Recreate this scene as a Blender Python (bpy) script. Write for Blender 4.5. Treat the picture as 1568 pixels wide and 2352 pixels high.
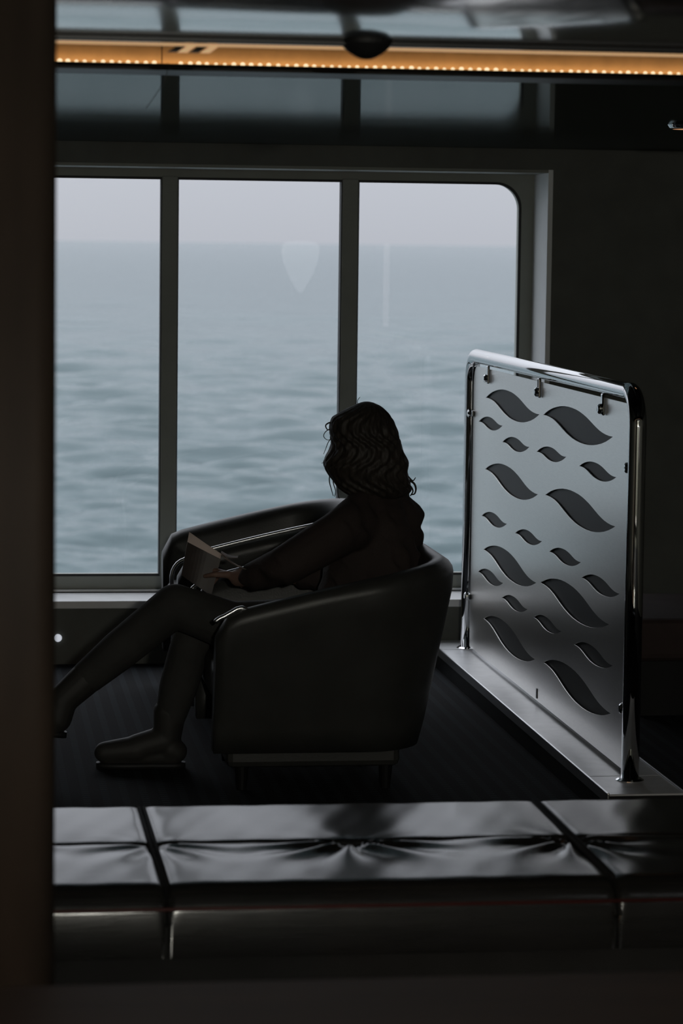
import bpy, bmesh, math, random
import numpy as np
from mathutils import Vector, Matrix

random.seed(7)
rng = np.random.default_rng(11)
for o in list(bpy.data.objects):
    bpy.data.objects.remove(o, do_unlink=True)
S = bpy.context.scene
COL = S.collection
PI = math.pi

# ------------------------------------------------------------------ camera
cam_d = bpy.data.cameras.new('camera')
cam = bpy.data.objects.new('camera', cam_d)
COL.objects.link(cam)
S.camera = cam
YAW, PITCH, ROLL = 0.13551, 0.09601, 0.01247
fw = Vector((math.sin(YAW) * math.cos(PITCH), math.cos(YAW) * math.cos(PITCH), -math.sin(PITCH)))
rt0 = Vector((math.cos(YAW), -math.sin(YAW), 0))
up0 = rt0.cross(fw)
rt = rt0 * math.cos(ROLL) + up0 * math.sin(ROLL)
up = up0 * math.cos(ROLL) - rt0 * math.sin(ROLL)
cm = Matrix((rt, up, -fw)).transposed().to_4x4()
cm.translation = Vector((0, 0, 1.65))
cam.matrix_world = cm
cam_d.sensor_fit = 'VERTICAL'
cam_d.sensor_height = 36.0
cam_d.sensor_width = 24.0
cam_d.lens = 36.0 * 6400 / 2352
cam_d.clip_start = 0.05
cam_d.clip_end = 200000
cam_d.dof.use_dof = True
cam_d.dof.focus_distance = 9.1
cam_d.dof.aperture_fstop = 5.4

# ------------------------------------------------------------------ world: even overcast sky
W = bpy.data.worlds.new('overcast_sky')
S.world = W
W.use_nodes = True
nt = W.node_tree
nt.nodes.clear()
wo = nt.nodes.new('ShaderNodeOutputWorld')
bg = nt.nodes.new('ShaderNodeBackground')
tc = nt.nodes.new('ShaderNodeTexCoord')
sp = nt.nodes.new('ShaderNodeSeparateXYZ')
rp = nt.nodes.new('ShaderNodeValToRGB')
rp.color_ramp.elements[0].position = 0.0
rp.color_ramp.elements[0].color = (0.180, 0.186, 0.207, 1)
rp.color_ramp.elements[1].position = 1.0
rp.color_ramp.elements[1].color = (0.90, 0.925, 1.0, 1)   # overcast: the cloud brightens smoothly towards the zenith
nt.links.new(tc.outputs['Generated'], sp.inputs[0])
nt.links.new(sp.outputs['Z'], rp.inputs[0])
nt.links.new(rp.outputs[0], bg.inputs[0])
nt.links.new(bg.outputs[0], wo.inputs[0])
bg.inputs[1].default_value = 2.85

vs = S.view_settings
vs.view_transform = 'Standard'
vs.look = 'None'
vs.exposure = 0.0
vs.gamma = 1.0
vs.use_curve_mapping = False

# ------------------------------------------------------------------ materials
def mat(name, col, rough=0.5, metal=0.0, spec=0.5, var=0.12, vscale=8.0, bump=0.0, bscale=60.0,
        stretch=(1, 1, 1), emit=None, estr=0.0, coat=0.0):
    m = bpy.data.materials.new(name)
    m.use_nodes = True
    n = m.node_tree.nodes
    l = m.node_tree.links
    p = n['Principled BSDF']
    t = n.new('ShaderNodeTexCoord')
    mp = n.new('ShaderNodeMapping')
    mp.inputs['Scale'].default_value = stretch
    l.new(t.outputs['Object'], mp.inputs['Vector'])
    nz = n.new('ShaderNodeTexNoise')
    nz.inputs['Scale'].default_value = vscale
    nz.inputs['Detail'].default_value = 4
    l.new(mp.outputs[0], nz.inputs['Vector'])
    r = n.new('ShaderNodeValToRGB')
    a, b = 1 - var, 1 + var
    r.color_ramp.elements[0].position = 0.3
    r.color_ramp.elements[0].color = (col[0] * a, col[1] * a, col[2] * a, 1)
    r.color_ramp.elements[1].position = 0.7
    r.color_ramp.elements[1].color = (min(1, col[0] * b), min(1, col[1] * b), min(1, col[2] * b), 1)
    l.new(nz.outputs['Fac'], r.inputs[0])
    l.new(r.outputs[0], p.inputs['Base Color'])
    p.inputs['Roughness'].default_value = rough
    p.inputs['Metallic'].default_value = metal
    p.inputs['Specular IOR Level'].default_value = spec
    p.inputs['Coat Weight'].default_value = coat
    if bump:
        nb = n.new('ShaderNodeTexNoise')
        nb.inputs['Scale'].default_value = bscale
        nb.inputs['Detail'].default_value = 3
        l.new(mp.outputs[0], nb.inputs['Vector'])
        bn = n.new('ShaderNodeBump')
        bn.inputs['Strength'].default_value = bump
        bn.inputs['Distance'].default_value = 0.01
        l.new(nb.outputs['Fac'], bn.inputs['Height'])
        l.new(bn.outputs[0], p.inputs['Normal'])
    if emit:
        p.inputs['Emission Color'].default_value = (*emit, 1)
        p.inputs['Emission Strength'].default_value = estr
    return m


def gloss_mat(name, col, rough, diff, nscale=3.0):
    """dark lacquered panel: diffuse ground plus a blurred mirror coat"""
    m = bpy.data.materials.new(name)
    m.use_nodes = True
    n = m.node_tree.nodes
    l = m.node_tree.links
    n.clear()
    o = n.new('ShaderNodeOutputMaterial')
    g = n.new('ShaderNodeBsdfGlossy')
    d = n.new('ShaderNodeBsdfDiffuse')
    a = n.new('ShaderNodeAddShader')
    nz = n.new('ShaderNodeTexNoise')
    nz.inputs['Scale'].default_value = nscale
    mr = n.new('ShaderNodeMapRange')
    mr.inputs['To Min'].default_value = rough * 0.85
    mr.inputs['To Max'].default_value = rough * 1.15
    t = n.new('ShaderNodeTexCoord')
    l.new(t.outputs['Object'], nz.inputs['Vector'])
    l.new(nz.outputs['Fac'], mr.inputs['Value'])
    l.new(mr.outputs[0], g.inputs['Roughness'])
    g.inputs['Color'].default_value = (*col, 1)
    d.inputs['Color'].default_value = (*diff, 1)
    l.new(g.outputs[0], a.inputs[0])
    l.new(d.outputs[0], a.inputs[1])
    l.new(a.outputs[0], o.inputs[0])
    return m


M = {}
M['lining'] = mat('dark_wall_lining', (0.125, 0.130, 0.115), 0.65, var=0.1, spec=0.3)
M['soffit'] = mat('grey_reveal_paint', (0.80, 0.82, 0.82), 0.4, var=0.05)
M['frame'] = mat('grey_green_frame_paint', (0.24, 0.25, 0.22), 0.55, var=0.06)
M['gasket'] = mat('black_rubber', (0.012, 0.012, 0.012), 0.6)
M['sill'] = mat('pale_sill', (0.90, 0.91, 0.92), 0.3, var=0.05)
M['floor'] = mat('dark_floor', (0.02, 0.021, 0.024), 0.9, spec=0.1)
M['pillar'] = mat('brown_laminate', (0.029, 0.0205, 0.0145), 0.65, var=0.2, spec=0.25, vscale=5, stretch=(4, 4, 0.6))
M['steel'] = mat('brushed_steel', (0.87, 0.85, 0.82), 0.30, 1.0, var=0.04, vscale=30, stretch=(1, 1, 20), bump=0.02, bscale=200)
M['plate'] = mat('satin_steel_plate', (0.86, 0.87, 0.89), 0.38, 0.55, var=0.05, vscale=20)
M['satin'] = mat('satin_chrome', (0.92, 0.93, 0.95), 0.28, 1.0, var=0.02)
M['backing'] = mat('dark_green_grey_backing', (0.018, 0.020, 0.018), 0.55, var=0.08, spec=0.4)
M['chrome'] = mat('polished_chrome', (0.72, 0.73, 0.74), 0.035, 1.0, var=0.02)
M['dark_metal'] = mat('black_metal', (0.02, 0.02, 0.02), 0.4, 0.5)
M['leather'] = mat('black_leather', (0.042, 0.042, 0.038), 0.42, var=0.15, bump=0.05, bscale=150)
M['bench'] = mat('bench_leather', (0.015, 0.0147, 0.014), 0.19, var=0.25, vscale=6, stretch=(0.5, 6, 6), bump=0.03, bscale=30)
M['piping'] = mat('bench_piping', (0.016, 0.016, 0.015), 0.8, spec=0.2)
M['redpipe'] = mat('red_piping', (0.05, 0.006, 0.004), 0.6)
M['wood'] = mat('dark_brown_wood', (0.036, 0.024, 0.018), 0.6, var=0.25, vscale=6, stretch=(0.6, 8, 8))
M['maroon'] = mat('maroon_upholstery', (0.048, 0.030, 0.027), 0.8, var=0.2)
M['skin'] = mat('skin', (0.24, 0.15, 0.115), 0.5, var=0.06)
M['hair'] = mat('dark_brown_hair', (0.034, 0.027, 0.021), 0.6, var=0.25, vscale=60, stretch=(1, 1, 0.15), bump=0.25, bscale=120)
M['jacket'] = mat('dark_red_knit', (0.036, 0.025, 0.022), 0.85, var=0.2, bump=0.2, bscale=140)
M['trousers'] = mat('dark_denim', (0.046, 0.045, 0.041), 0.85, var=0.2, bump=0.1, bscale=200)
M['boot'] = mat('black_boot_leather', (0.042, 0.040, 0.036), 0.6)
M['cover'] = mat('magazine_cover', (0.036, 0.026, 0.022), 0.5, var=0.3, vscale=15)
M['white'] = mat('white_lamp_lens', (0.8, 0.8, 0.82), 0.4, emit=(0.85, 0.9, 1.0), estr=0.55)
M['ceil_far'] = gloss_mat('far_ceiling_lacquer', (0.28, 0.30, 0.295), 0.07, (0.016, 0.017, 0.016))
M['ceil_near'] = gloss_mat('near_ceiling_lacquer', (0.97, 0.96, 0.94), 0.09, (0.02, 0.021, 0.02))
M['deck'] = mat('dark_deckhead', (0.03, 0.03, 0.03), 0.9)
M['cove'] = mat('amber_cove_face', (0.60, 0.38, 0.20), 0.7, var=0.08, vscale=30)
M['led'] = mat('led_chip', (1, 0.8, 0.5), 0.5, emit=(1.0, 0.80, 0.50), estr=1.2)
M['tape'] = mat('led_tape', (0.9, 0.6, 0.3), 0.5, emit=(1.0, 0.66, 0.33), estr=4.2)
M['tape_end_and_reflection'] = mat('led_tape_end_and_reflection', (0.9, 0.6, 0.3), 0.5, emit=(1.0, 0.66, 0.36), estr=0.42)  # loose tape ends, and the imitated LED reflection on the panel edge
M['copper'] = mat('warm_lamp_lens', (0.8, 0.5, 0.3), 0.5, emit=(1.0, 0.48, 0.24), estr=0.48)
M['tulip'] = mat('lit_opal_glass', (0.8, 0.8, 0.8), 0.4, emit=(0.93, 0.95, 1.0), estr=1.7)
M['tube'] = mat('lit_pink_opal_glass', (0.8, 0.75, 0.75), 0.4, emit=(1.0, 0.86, 0.88), estr=1.5)
M['warmlens'] = mat('added_downlight_lens', (0.8, 0.6, 0.4), 0.5, emit=(1.0, 0.52, 0.25), estr=2.0)


def carpet_mat():
    m = mat('striped_carpet', (0.022, 0.023, 0.025), 0.95, spec=0.1, var=0.3, vscale=200)
    n = m.node_tree.nodes
    l = m.node_tree.links
    p = n['Principled BSDF']
    src = p.inputs['Base Color'].links[0].from_socket
    t = n.new('ShaderNodeTexCoord')
    s = n.new('ShaderNodeSeparateXYZ')
    l.new(t.outputs['Object'], s.inputs[0])
    def wave(axis, per, thr):
        a = n.new('ShaderNodeMath'); a.operation = 'MULTIPLY'; a.inputs[1].default_value = 2 * PI / per
        l.new(s.outputs[axis], a.inputs[0])
        b = n.new('ShaderNodeMath'); b.operation = 'SINE'; l.new(a.outputs[0], b.inputs[0])
        c = n.new('ShaderNodeMath'); c.operation = 'GREATER_THAN'; c.inputs[1].default_value = thr
        l.new(b.outputs[0], c.inputs[0])
        return c
    st = wave('X', 0.058, 0.35)
    dt = wave('Y', 0.030, -0.1)
    mu = n.new('ShaderNodeMath'); mu.operation = 'MULTIPLY'
    l.new(st.outputs[0], mu.inputs[0]); l.new(dt.outputs[0], mu.inputs[1])
    mx = n.new('ShaderNodeMix'); mx.data_type = 'RGBA'
    l.new(mu.outputs[0], mx.inputs['Factor'])
    l.new(src, mx.inputs['A'])
    mx.inputs['B'].default_value = (0.038, 0.044, 0.05, 1)
    l.new(mx.outputs['Result'], p.inputs['Base Color'])
    return m


def glass_mat():
    m = bpy.data.materials.new('window_glass')
    m.use_nodes = True
    n = m.node_tree.nodes
    l = m.node_tree.links
    n.clear()
    o = n.new('ShaderNodeOutputMaterial')
    t = n.new('ShaderNodeBsdfTransparent')
    g = n.new('ShaderNodeBsdfGlossy')
    f = n.new('ShaderNodeFresnel')
    x = n.new('ShaderNodeMixShader')
    t.inputs[0].default_value = (0.985, 0.992, 0.99, 1)
    g.inputs['Roughness'].default_value = 0.0
    f.inputs[0].default_value = 1.45
    ge = n.new('ShaderNodeNewGeometry')
    sb = n.new('ShaderNodeMath'); sb.operation = 'SUBTRACT'; sb.inputs[0].default_value = 1.0
    l.new(ge.outputs['Backfacing'], sb.inputs[1])
    ml = n.new('ShaderNodeMath'); ml.operation = 'MULTIPLY'      # reflect once, at the outer face of each side
    l.new(f.outputs[0], ml.inputs[0]); l.new(sb.outputs[0], ml.inputs[1])
    l.new(ml.outputs[0], x.inputs[0])
    l.new(t.outputs[0], x.inputs[1])
    l.new(g.outputs[0], x.inputs[2])
    l.new(x.outputs[0], o.inputs[0])
    return m


def sea_mat():
    m = bpy.data.materials.new('grey_sea_water')
    m.use_nodes = True
    n = m.node_tree.nodes
    l = m.node_tree.links
    n.remove(n['Principled BSDF'])
    df = n.new('ShaderNodeBsdfDiffuse')
    df.inputs['Color'].default_value = (0.074, 0.104, 0.111, 1)
    gl = n.new('ShaderNodeBsdfGlossy')
    gl.inputs['Color'].default_value = (0.70, 0.735, 0.75, 1)
    gl.inputs['Roughness'].default_value = 0.12
    fr = n.new('ShaderNodeFresnel')
    fr.inputs['IOR'].default_value = 1.33
    mxs = n.new('ShaderNodeMixShader')
    l.new(fr.outputs[0], mxs.inputs[0])
    l.new(df.outputs[0], mxs.inputs[1])
    l.new(gl.outputs[0], mxs.inputs[2])
    l.new(mxs.outputs[0], n['Material Output'].inputs[0])
    t = n.new('ShaderNodeTexCoord')
    mp = n.new('ShaderNodeMapping')
    mp.inputs['Scale'].default_value = (0.38, 1.15, 1.0)
    l.new(t.outputs['Object'], mp.inputs[0])
    nz = n.new('ShaderNodeTexNoise')
    nz.inputs['Scale'].default_value = 0.48
    nz.inputs['Detail'].default_value = 7
    nz.inputs['Roughness'].default_value = 0.6
    l.new(mp.outputs[0], nz.inputs['Vector'])
    b = n.new('ShaderNodeBump')
    b.inputs['Strength'].default_value = 0.45
    b.inputs['Distance'].default_value = 0.6
    l.new(nz.outputs['Fac'], b.inputs['Height'])
    for nd in (df, gl, fr):
        l.new(b.outputs[0], nd.inputs['Normal'])
    return m


def paper_mat():
    m = mat('magazine_paper', (0.34, 0.30, 0.26), 0.5, var=0.25, vscale=20)
    n = m.node_tree.nodes
    l = m.node_tree.links
    o = n['Material Output']
    t = n.new('ShaderNodeBsdfTranslucent')
    t.inputs[0].default_value = (0.85, 0.74, 0.64, 1)
    x = n.new('ShaderNodeMixShader')
    x.inputs[0].default_value = 0.8
    l.new(n['Principled BSDF'].outputs[0], x.inputs[1])
    l.new(t.outputs[0], x.inputs[2])
    l.new(x.outputs[0], o.inputs[0])
    return m
M['paper'] = paper_mat()
M['carpet'] = carpet_mat()
M['glass'] = glass_mat()
M['sea'] = sea_mat()

# ------------------------------------------------------------------ helpers
def link(name, me, m, parent=None, loc=None, smooth=False):
    o = bpy.data.objects.new(name, me)
    COL.objects.link(o)
    if m is not None and not me.materials:
        me.materials.append(m)
    if smooth:
        me.shade_smooth()
    if loc is not None:
        o.location = loc
    if parent is not None:
        o.parent = parent
    return o


def tag(o, label=None, cat=None, group=None, kind=None):
    if label: o['label'] = label
    if cat: o['category'] = cat
    if group: o['group'] = group
    if kind: o['kind'] = kind
    return o


def empty(name, loc=(0, 0, 0)):
    o = bpy.data.objects.new(name, None)
    o.empty_display_size = 0.1
    COL.objects.link(o)
    o.location = loc
    return o


def bm_mesh(bm, name='m'):
    me = bpy.data.meshes.new(name)
    bmesh.ops.recalc_face_normals(bm, faces=bm.faces[:])
    bm.to_mesh(me)
    bm.free()
    return me


def box_mesh(x0, x1, y0, y1, z0, z1, bev=0.0, seg=2):
    bm = bmesh.new()
    bmesh.ops.create_cube(bm, size=1.0)
    for v in bm.verts:
        v.co = ((x0 + x1) / 2 + v.co.x * (x1 - x0), (y0 + y1) / 2 + v.co.y * (y1 - y0), (z0 + z1) / 2 + v.co.z * (z1 - z0))
    if bev:
        bmesh.ops.bevel(bm, geom=bm.edges[:], offset=bev, segments=seg, profile=0.5, affect='EDGES')
    return bm_mesh(bm)


def box(name, x0, x1, y0, y1, z0, z1, m, parent=None, bev=0.0, seg=2):
    return link(name, box_mesh(x0, x1, y0, y1, z0, z1, bev, seg), m, parent)


def tube_mesh(pts, rad, n=16, cap=True, sx=1.0):
    """tube swept along a polyline; rad is a number or a list"""
    pts = [Vector(p) for p in pts]
    N = len(pts)
    rads = rad if isinstance(rad, (list, tuple)) else [rad] * N
    bm = bmesh.new()
    rings = []
    prev = None
    for i, p in enumerate(pts):
        t = (pts[min(i + 1, N - 1)] - pts[max(i - 1, 0)]).normalized()
        if prev is None:
            a = Vector((1, 0, 0)) if abs(t.x) < 0.9 else Vector((0, 1, 0))
        else:
            a = prev
        u = (a - t * a.dot(t)).normalized()
        prev = u
        w = t.cross(u)
        rings.append([bm.verts.new(p + (u * math.cos(2 * PI * k / n) * sx + w * math.sin(2 * PI * k / n)) * rads[i]) for k in range(n)])
    for i in range(N - 1):
        for k in range(n):
            bm.faces.new((rings[i][k], rings[i][(k + 1) % n], rings[i + 1][(k + 1) % n], rings[i + 1][k]))
    if cap:
        bm.faces.new(rings[0][::-1])
        bm.faces.new(rings[-1])
    return bm_mesh(bm)


def lathe_mesh(prof, n=32):
    bm = bmesh.new()
    rings = []
    for r, z in prof:
        if r < 1e-6:
            rings.append([bm.verts.new((0, 0, z))])
        else:
            rings.append([bm.verts.new((r * math.cos(2 * PI * k / n), r * math.sin(2 * PI * k / n), z)) for k in range(n)])
    for a, b in zip(rings[:-1], rings[1:]):
        for k in range(n):
            k2 = (k + 1) % n
            if len(a) == 1 and len(b) == 1:
                continue
            if len(a) == 1:
                bm.faces.new((a[0], b[k], b[k2]))
            elif len(b) == 1:
                bm.faces.new((a[k], a[k2], b[0]))
            else:
                bm.faces.new((a[k], a[k2], b[k2], b[k]))
    return bm_mesh(bm)


def grid_mesh(P):
    """P: array (nu, nv, 3)"""
    nu, nv = P.shape[:2]
    idx = np.arange(nu * nv).reshape(nu, nv)
    f = np.stack([idx[:-1, :-1], idx[1:, :-1], idx[1:, 1:], idx[:-1, 1:]], -1).reshape(-1, 4)
    me = bpy.data.meshes.new('g')
    me.vertices.add(nu * nv)
    me.vertices.foreach_set('co', P.reshape(-1).astype(np.float32))
    me.loops.add(len(f) * 4)
    me.loops.foreach_set('vertex_index', f.reshape(-1).astype(np.int32))
    me.polygons.add(len(f))
    me.polygons.foreach_set('loop_start', np.arange(0, len(f) * 4, 4, dtype=np.int32))
    me.update(calc_edges=True)
    me.validate()
    return me


def plate_mesh(outer, holes, half, to3d):
    """flat plate with holes: filled 2-D curve, then mapped through to3d(u, v, w)"""
    cu = bpy.data.curves.new('c', 'CURVE')
    cu.dimensions = '2D'
    cu.fill_mode = 'BOTH'
    cu.extrude = half
    for poly in [outer] + holes:
        sp_ = cu.splines.new('POLY')
        sp_.points.add(len(poly) - 1)
        for q, (a, b) in zip(sp_.points, poly):
            q.co = (a, b, 0, 1)
        sp_.use_cyclic_u = True
    ob = bpy.data.objects.new('tmp', cu)
    COL.objects.link(ob)
    dg = bpy.context.evaluated_depsgraph_get()
    me = bpy.data.meshes.new_from_object(ob.evaluated_get(dg))
    bpy.data.objects.remove(ob)
    for v in me.vertices:
        v.co = to3d(v.co.x, v.co.y, v.co.z)
    bm = bmesh.new()
    bm.from_mesh(me)
    bmesh.ops.remove_doubles(bm, verts=bm.verts[:], dist=1e-5)
    bpy.data.meshes.remove(me)
    return bm_mesh(bm)


def rrect(x0, x1, y0, y1, r, n=8):
    pts = []
    rr = r if isinstance(r, (list, tuple)) else [r] * 4
    for (cx_, cy_, a0), q in zip(((x1, y1, 0), (x0, y1, 90), (x0, y0, 180), (x1, y0, 270)), rr):
        sx_ = -1 if cx_ == x1 else 1
        sy_ = -1 if cy_ == y1 else 1
        for k in range(n + 1):
            a = math.radians(a0 + 90 * k / n)
            pts.append((cx_ + sx_ * q + q * math.cos(a), cy_ + sy_ * q + q * math.sin(a)))
    return pts


def add_capsule(bm, p0, r0, p1, r1, n=14, k=5):
    p0 = Vector(p0); p1 = Vector(p1)
    d = (p1 - p0)
    L = d.length
    t = d.normalized() if L > 1e-6 else Vector((0, 0, 1))
    a = Vector((1, 0, 0)) if abs(t.x) < 0.9 else Vector((0, 1, 0))
    u = (a - t * a.dot(t)).normalized()
    w = t.cross(u)
    prof = [(r0 * math.sin(PI / 2 * i / k), -r0 * math.cos(PI / 2 * i / k)) for i in range(k + 1)]
    prof += [(r1 * math.cos(PI / 2 * i / k), L + r1 * math.sin(PI / 2 * i / k)) for i in range(0, k + 1)]
    rings = []
    for r, z in prof:
        if r < 1e-6:
            rings.append([bm.verts.new(p0 + t * z)])
        else:
            rings.append([bm.verts.new(p0 + t * z + (u * math.cos(2 * PI * j / n) + w * math.sin(2 * PI * j / n)) * r) for j in range(n)])
    for A, B in zip(rings[:-1], rings[1:]):
        for j in range(n):
            j2 = (j + 1) % n
            if len(A) == 1 and len(B) == 1:
                continue
            if len(A) == 1:
                bm.faces.new((A[0], B[j2], B[j]))
            elif len(B) == 1:
                bm.faces.new((A[j], A[j2], B[0]))
            else:
                bm.faces.new((A[j], A[j2], B[j2], B[j]))


def add_ell(bm, c, r, rot=None):
    g = bmesh.ops.create_uvsphere(bm, u_segments=20, v_segments=14, radius=1.0)
    R_ = rot if rot is not None else Matrix.Identity(3)
    for v in g['verts']:
        v.co = R_ @ Vector((v.co.x * r[0], v.co.y * r[1], v.co.z * r[2])) + Vector(c)


def blob(name, fill, m, parent=None, voxel=0.008, smooth=4, fn=None):
    """one continuous surface grown from overlapping tapered limbs and ellipsoids"""
    bm = bmesh.new()
    fill(bm)
    me = bm_mesh(bm)
    ob = bpy.data.objects.new('tmp', me)
    COL.objects.link(ob)
    md = ob.modifiers.new('r', 'REMESH')
    md.mode = 'VOXEL'
    md.voxel_size = voxel
    sm = ob.modifiers.new('s', 'SMOOTH')
    sm.factor = 0.5
    sm.iterations = smooth
    dg = bpy.context.evaluated_depsgraph_get()
    out = bpy.data.meshes.new_from_object(ob.evaluated_get(dg))
    bpy.data.objects.remove(ob)
    bpy.data.meshes.remove(me)
    if fn:
        for v in out.vertices:
            v.co = fn(v.co)
    return link(name, out, m, parent, smooth=True)


# ================================================================== SETTING
ZC = 2.03          # lower ceiling height
YL = 10.83         # inner lining of the window wall
YH = 11.10         # window frame plane
X0, X1, Y0 = -3.6, 5.2, -2.5

# --- sea outside (real waves)
EYE_SEA = 17.0
az = np.concatenate([np.linspace(-75, -6, 24), np.linspace(-5.5, 18, 560), np.linspace(19, 80, 24)]) * PI / 180
sl = np.concatenate([np.linspace(0.60, 0.152, 30), np.linspace(0.150, 0.003, 900), np.geomspace(0.0029, 0.00012, 30)])
dist = EYE_SEA / sl
A_, D_ = np.meshgrid(az, dist, indexing='ij')
SX = D_ * np.sin(A_)
SY = D_ * np.cos(A_)
step = np.gradient(dist)
H_ = np.zeros_like(SX)
GX = np.zeros_like(SX)
for i in range(130):
    lam = 0.9 * (13 / 0.9) ** rng.random() if i < 90 else 13 * (45 / 13) ** rng.random()
    th = PI / 2 + 0.14 + rng.normal(0, 0.30)
    k = 2 * PI / lam
    amp = (0.0080 if i < 90 else 0.0030) * lam
    ph = k * (SX * math.cos(th) + SY * math.sin(th)) + rng.random() * 2 * PI
    fade = np.clip((lam / np.maximum(step, 1e-3) - 2.0) / 3.0, 0, 1)[None, :]
    c_ = np.sin(ph)
    H_ += amp * fade * (c_ + 0.25 * np.cos(2 * ph + 0.6))
P = np.stack([SX, SY, H_ + (1.65 - EYE_SEA)], -1)
sea = link('sea', grid_mesh(P), M['sea'], smooth=True)
tag(sea, 'grey rippled open sea stretching to the horizon outside the window', 'sea', kind='stuff')
# white caps
capm = mat('sea_foam', (0.75, 0.78, 0.8), 0.8)

# --- floor
fl = box('floor', X0, X1, Y0, 11.3, -0.06, 0.0, M['carpet'])
tag(fl, kind='structure')

# --- window wall lining
WX0, WX1, WZ0, WZ1 = -0.66, 2.281, 0.25, 1.937
bm_outer = [(X0, 0.0), (X1, 0.0), (X1, 2.45), (X0, 2.45)]
wl = link('wall_far', plate_mesh(bm_outer, [[(WX0, WZ0 - 0.03), (WX0, WZ1), (WX1, WZ1), (WX1, WZ0 - 0.03)]], 0.03,
                                 lambda u, v, w: Vector((u, YL + 0.03 + w, v))), M['lining'])
tag(wl, kind='structure')
for nm, a in (('wall_left', (X0 - 0.1, X0, Y0, 11.3, 0, 2.5)), ('wall_right', (X1, X1 + 0.1, Y0, 11.3, 0, 2.5)),
              ('wall_near', (X0, X1, Y0 - 0.1, Y0, 0, 2.5))):
    tag(box(nm, *a, M['lining']), kind='structure')
# outer hull round the window so that daylight only enters by the glass
hull = link('wall_outer', plate_mesh([(X0 - 0.1, -0.06), (X1 + 0.1, -0.06), (X1 + 0.1, 2.5), (X0 - 0.1, 2.5)],
            [[(WX0 + .005, WZ0 - .04), (WX0 + .005, WZ1 - .005), (WX1 - .005, WZ1 - .005), (WX1 - .005, WZ0 - .04)]], 0.03,
            lambda u, v, w: Vector((u, YH + 0.09 + w, v))), M['lining'])
tag(hull, kind='structure')

# --- window
win = empty('window_1', ((WX0 + WX1) / 2, YH, WZ0))
tag(win, kind='structure')
bpy.context.view_layer.update()
def wpart(o):
    o.parent = win
    o.matrix_parent_inverse = win.matrix_world.inverted()
    return o
GX0, GX1, GZ0, GZ1 = -0.60, 2.223, 0.320, 1.898
wpart(link('frame', plate_mesh([(WX0, WZ0), (WX1, WZ0), (WX1, WZ1), (WX0, WZ1)],
      [rrect(GX0, GX1, GZ0, GZ1, 0.10, 10)], 0.03, lambda u, v, w: Vector((u, YH + 0.03 + w, v))), M['frame']))
wpart(link('gasket', plate_mesh(rrect(GX0 - .006, GX1 + .006, GZ0 - .006, GZ1 + .006, 0.103, 10),
      [rrect(GX0 + .004, GX1 - .004, GZ0 + .004, GZ1 - .004, 0.097, 10)], 0.004, lambda u, v, w: Vector((u, YH - 0.002 + w, v))), M['gasket']))
mull = [(0.062, 0.125), (0.780, 0.843), (1.500, 1.565)]
for a, b in mull:
    mo = wpart(box('mullion', a, b, YH - 0.012, YH + 0.055, GZ0 - 0.01, GZ1 + 0.01, M['frame'], bev=0.004))
    for xx in (a - .004, b - .001):
        g_ = box('gasket', xx, xx + .005, YH - .008, YH + .05, GZ0, GZ1, M['gasket'])
        wpart(g_)
edges = [GX0 - .01, *[e for ab in mull for e in ab], GX1 + .01]
for i in range(0, len(edges), 2):
    wpart(box('pane', edges[i] + .001, edges[i + 1] - .001, YH + 0.022, YH + 0.030, GZ0 - .01, GZ1 + .01, M['glass']))
# reveal: jambs, head, sill board and bead
wpart(box('jamb', WX1 - 0.0005, WX1 + 0.02, YL - 0.002, YH + 0.06, WZ0 - 0.03, WZ1 + .012, M['soffit'], bev=0.002))
wpart(box('jamb', WX0 - 0.02, WX0 + 0.0005, YL - 0.002, YH + 0.06, WZ0 - 0.03, WZ1 + .012, M['soffit'], bev=0.002))
wpart(box('head', WX0, WX1, YL - 0.003, YH, WZ1 - 0.001, WZ1 + 0.012, M['frame'], bev=0.002))
wpart(box('sill', WX0, WX1, YL - 0.012, YH + 0.06, WZ0 - 0.030, WZ0, M['sill'], bev=0.003))
wpart(box('bead', WX0, WX1, YH - 0.02, YH - 0.002, WZ0, WZ0 + 0.012, M['sill'], bev=0.002))
wpart(box('seal', WX0, WX1, YH - 0.026, YH - 0.020, WZ0, WZ0 + 0.004, M['gasket']))

# --- ceiling: deckhead, two lacquered panels with the light cove between them
deck = box('ceiling', X0, X1, Y0, 11.3, 2.45, 2.52, M['deck'])
tag(deck, kind='structure')
def cpart(o):
    o.parent = deck
    return o
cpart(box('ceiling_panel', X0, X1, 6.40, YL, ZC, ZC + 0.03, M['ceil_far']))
prof = [(5.45, ZC)]
zz_ = ZC
for y in np.arange(5.42, 3.6, -0.03):
    t_ = float(np.interp(-y, [-5.45, -5.1, -4.97, -4.8, -4.35, -3.7], [-0.011, -0.011, -0.011, 0.035, 0.19, 0.05]))
    zz_ += 0.03 * t_
    prof.append((float(y), zz_))
prof.append((Y0, zz_))
xs = np.linspace(X0, X1, 2)
top = np.array([[[x, y, z] for (y, z) in prof] for x in xs])
bmx = bmesh.new()
rows = []
for x in xs:
    rows.append(([bmx.verts.new((x, y, z)) for y, z in prof], [bmx.verts.new((x, y, z + 0.02)) for y, z in prof]))
for i in range(len(prof) - 1):
    bmx.faces.new((rows[0][0][i], rows[1][0][i], rows[1][0][i + 1], rows[0][0][i + 1]))
    bmx.faces.new((rows[0][1][i], rows[0][1][i + 1], rows[1][1][i + 1], rows[1][1][i]))
bmx.faces.new((rows[0][0][0], rows[0][1][0], rows[1][1][0], rows[1][0][0]))
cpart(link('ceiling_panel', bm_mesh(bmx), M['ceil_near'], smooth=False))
for pgn in COL.objects['ceiling_panel.001'].data.polygons:
    pgn.use_smooth = len(pgn.vertices) == 4 and abs(pgn.normal.z) > 0.5

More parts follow.
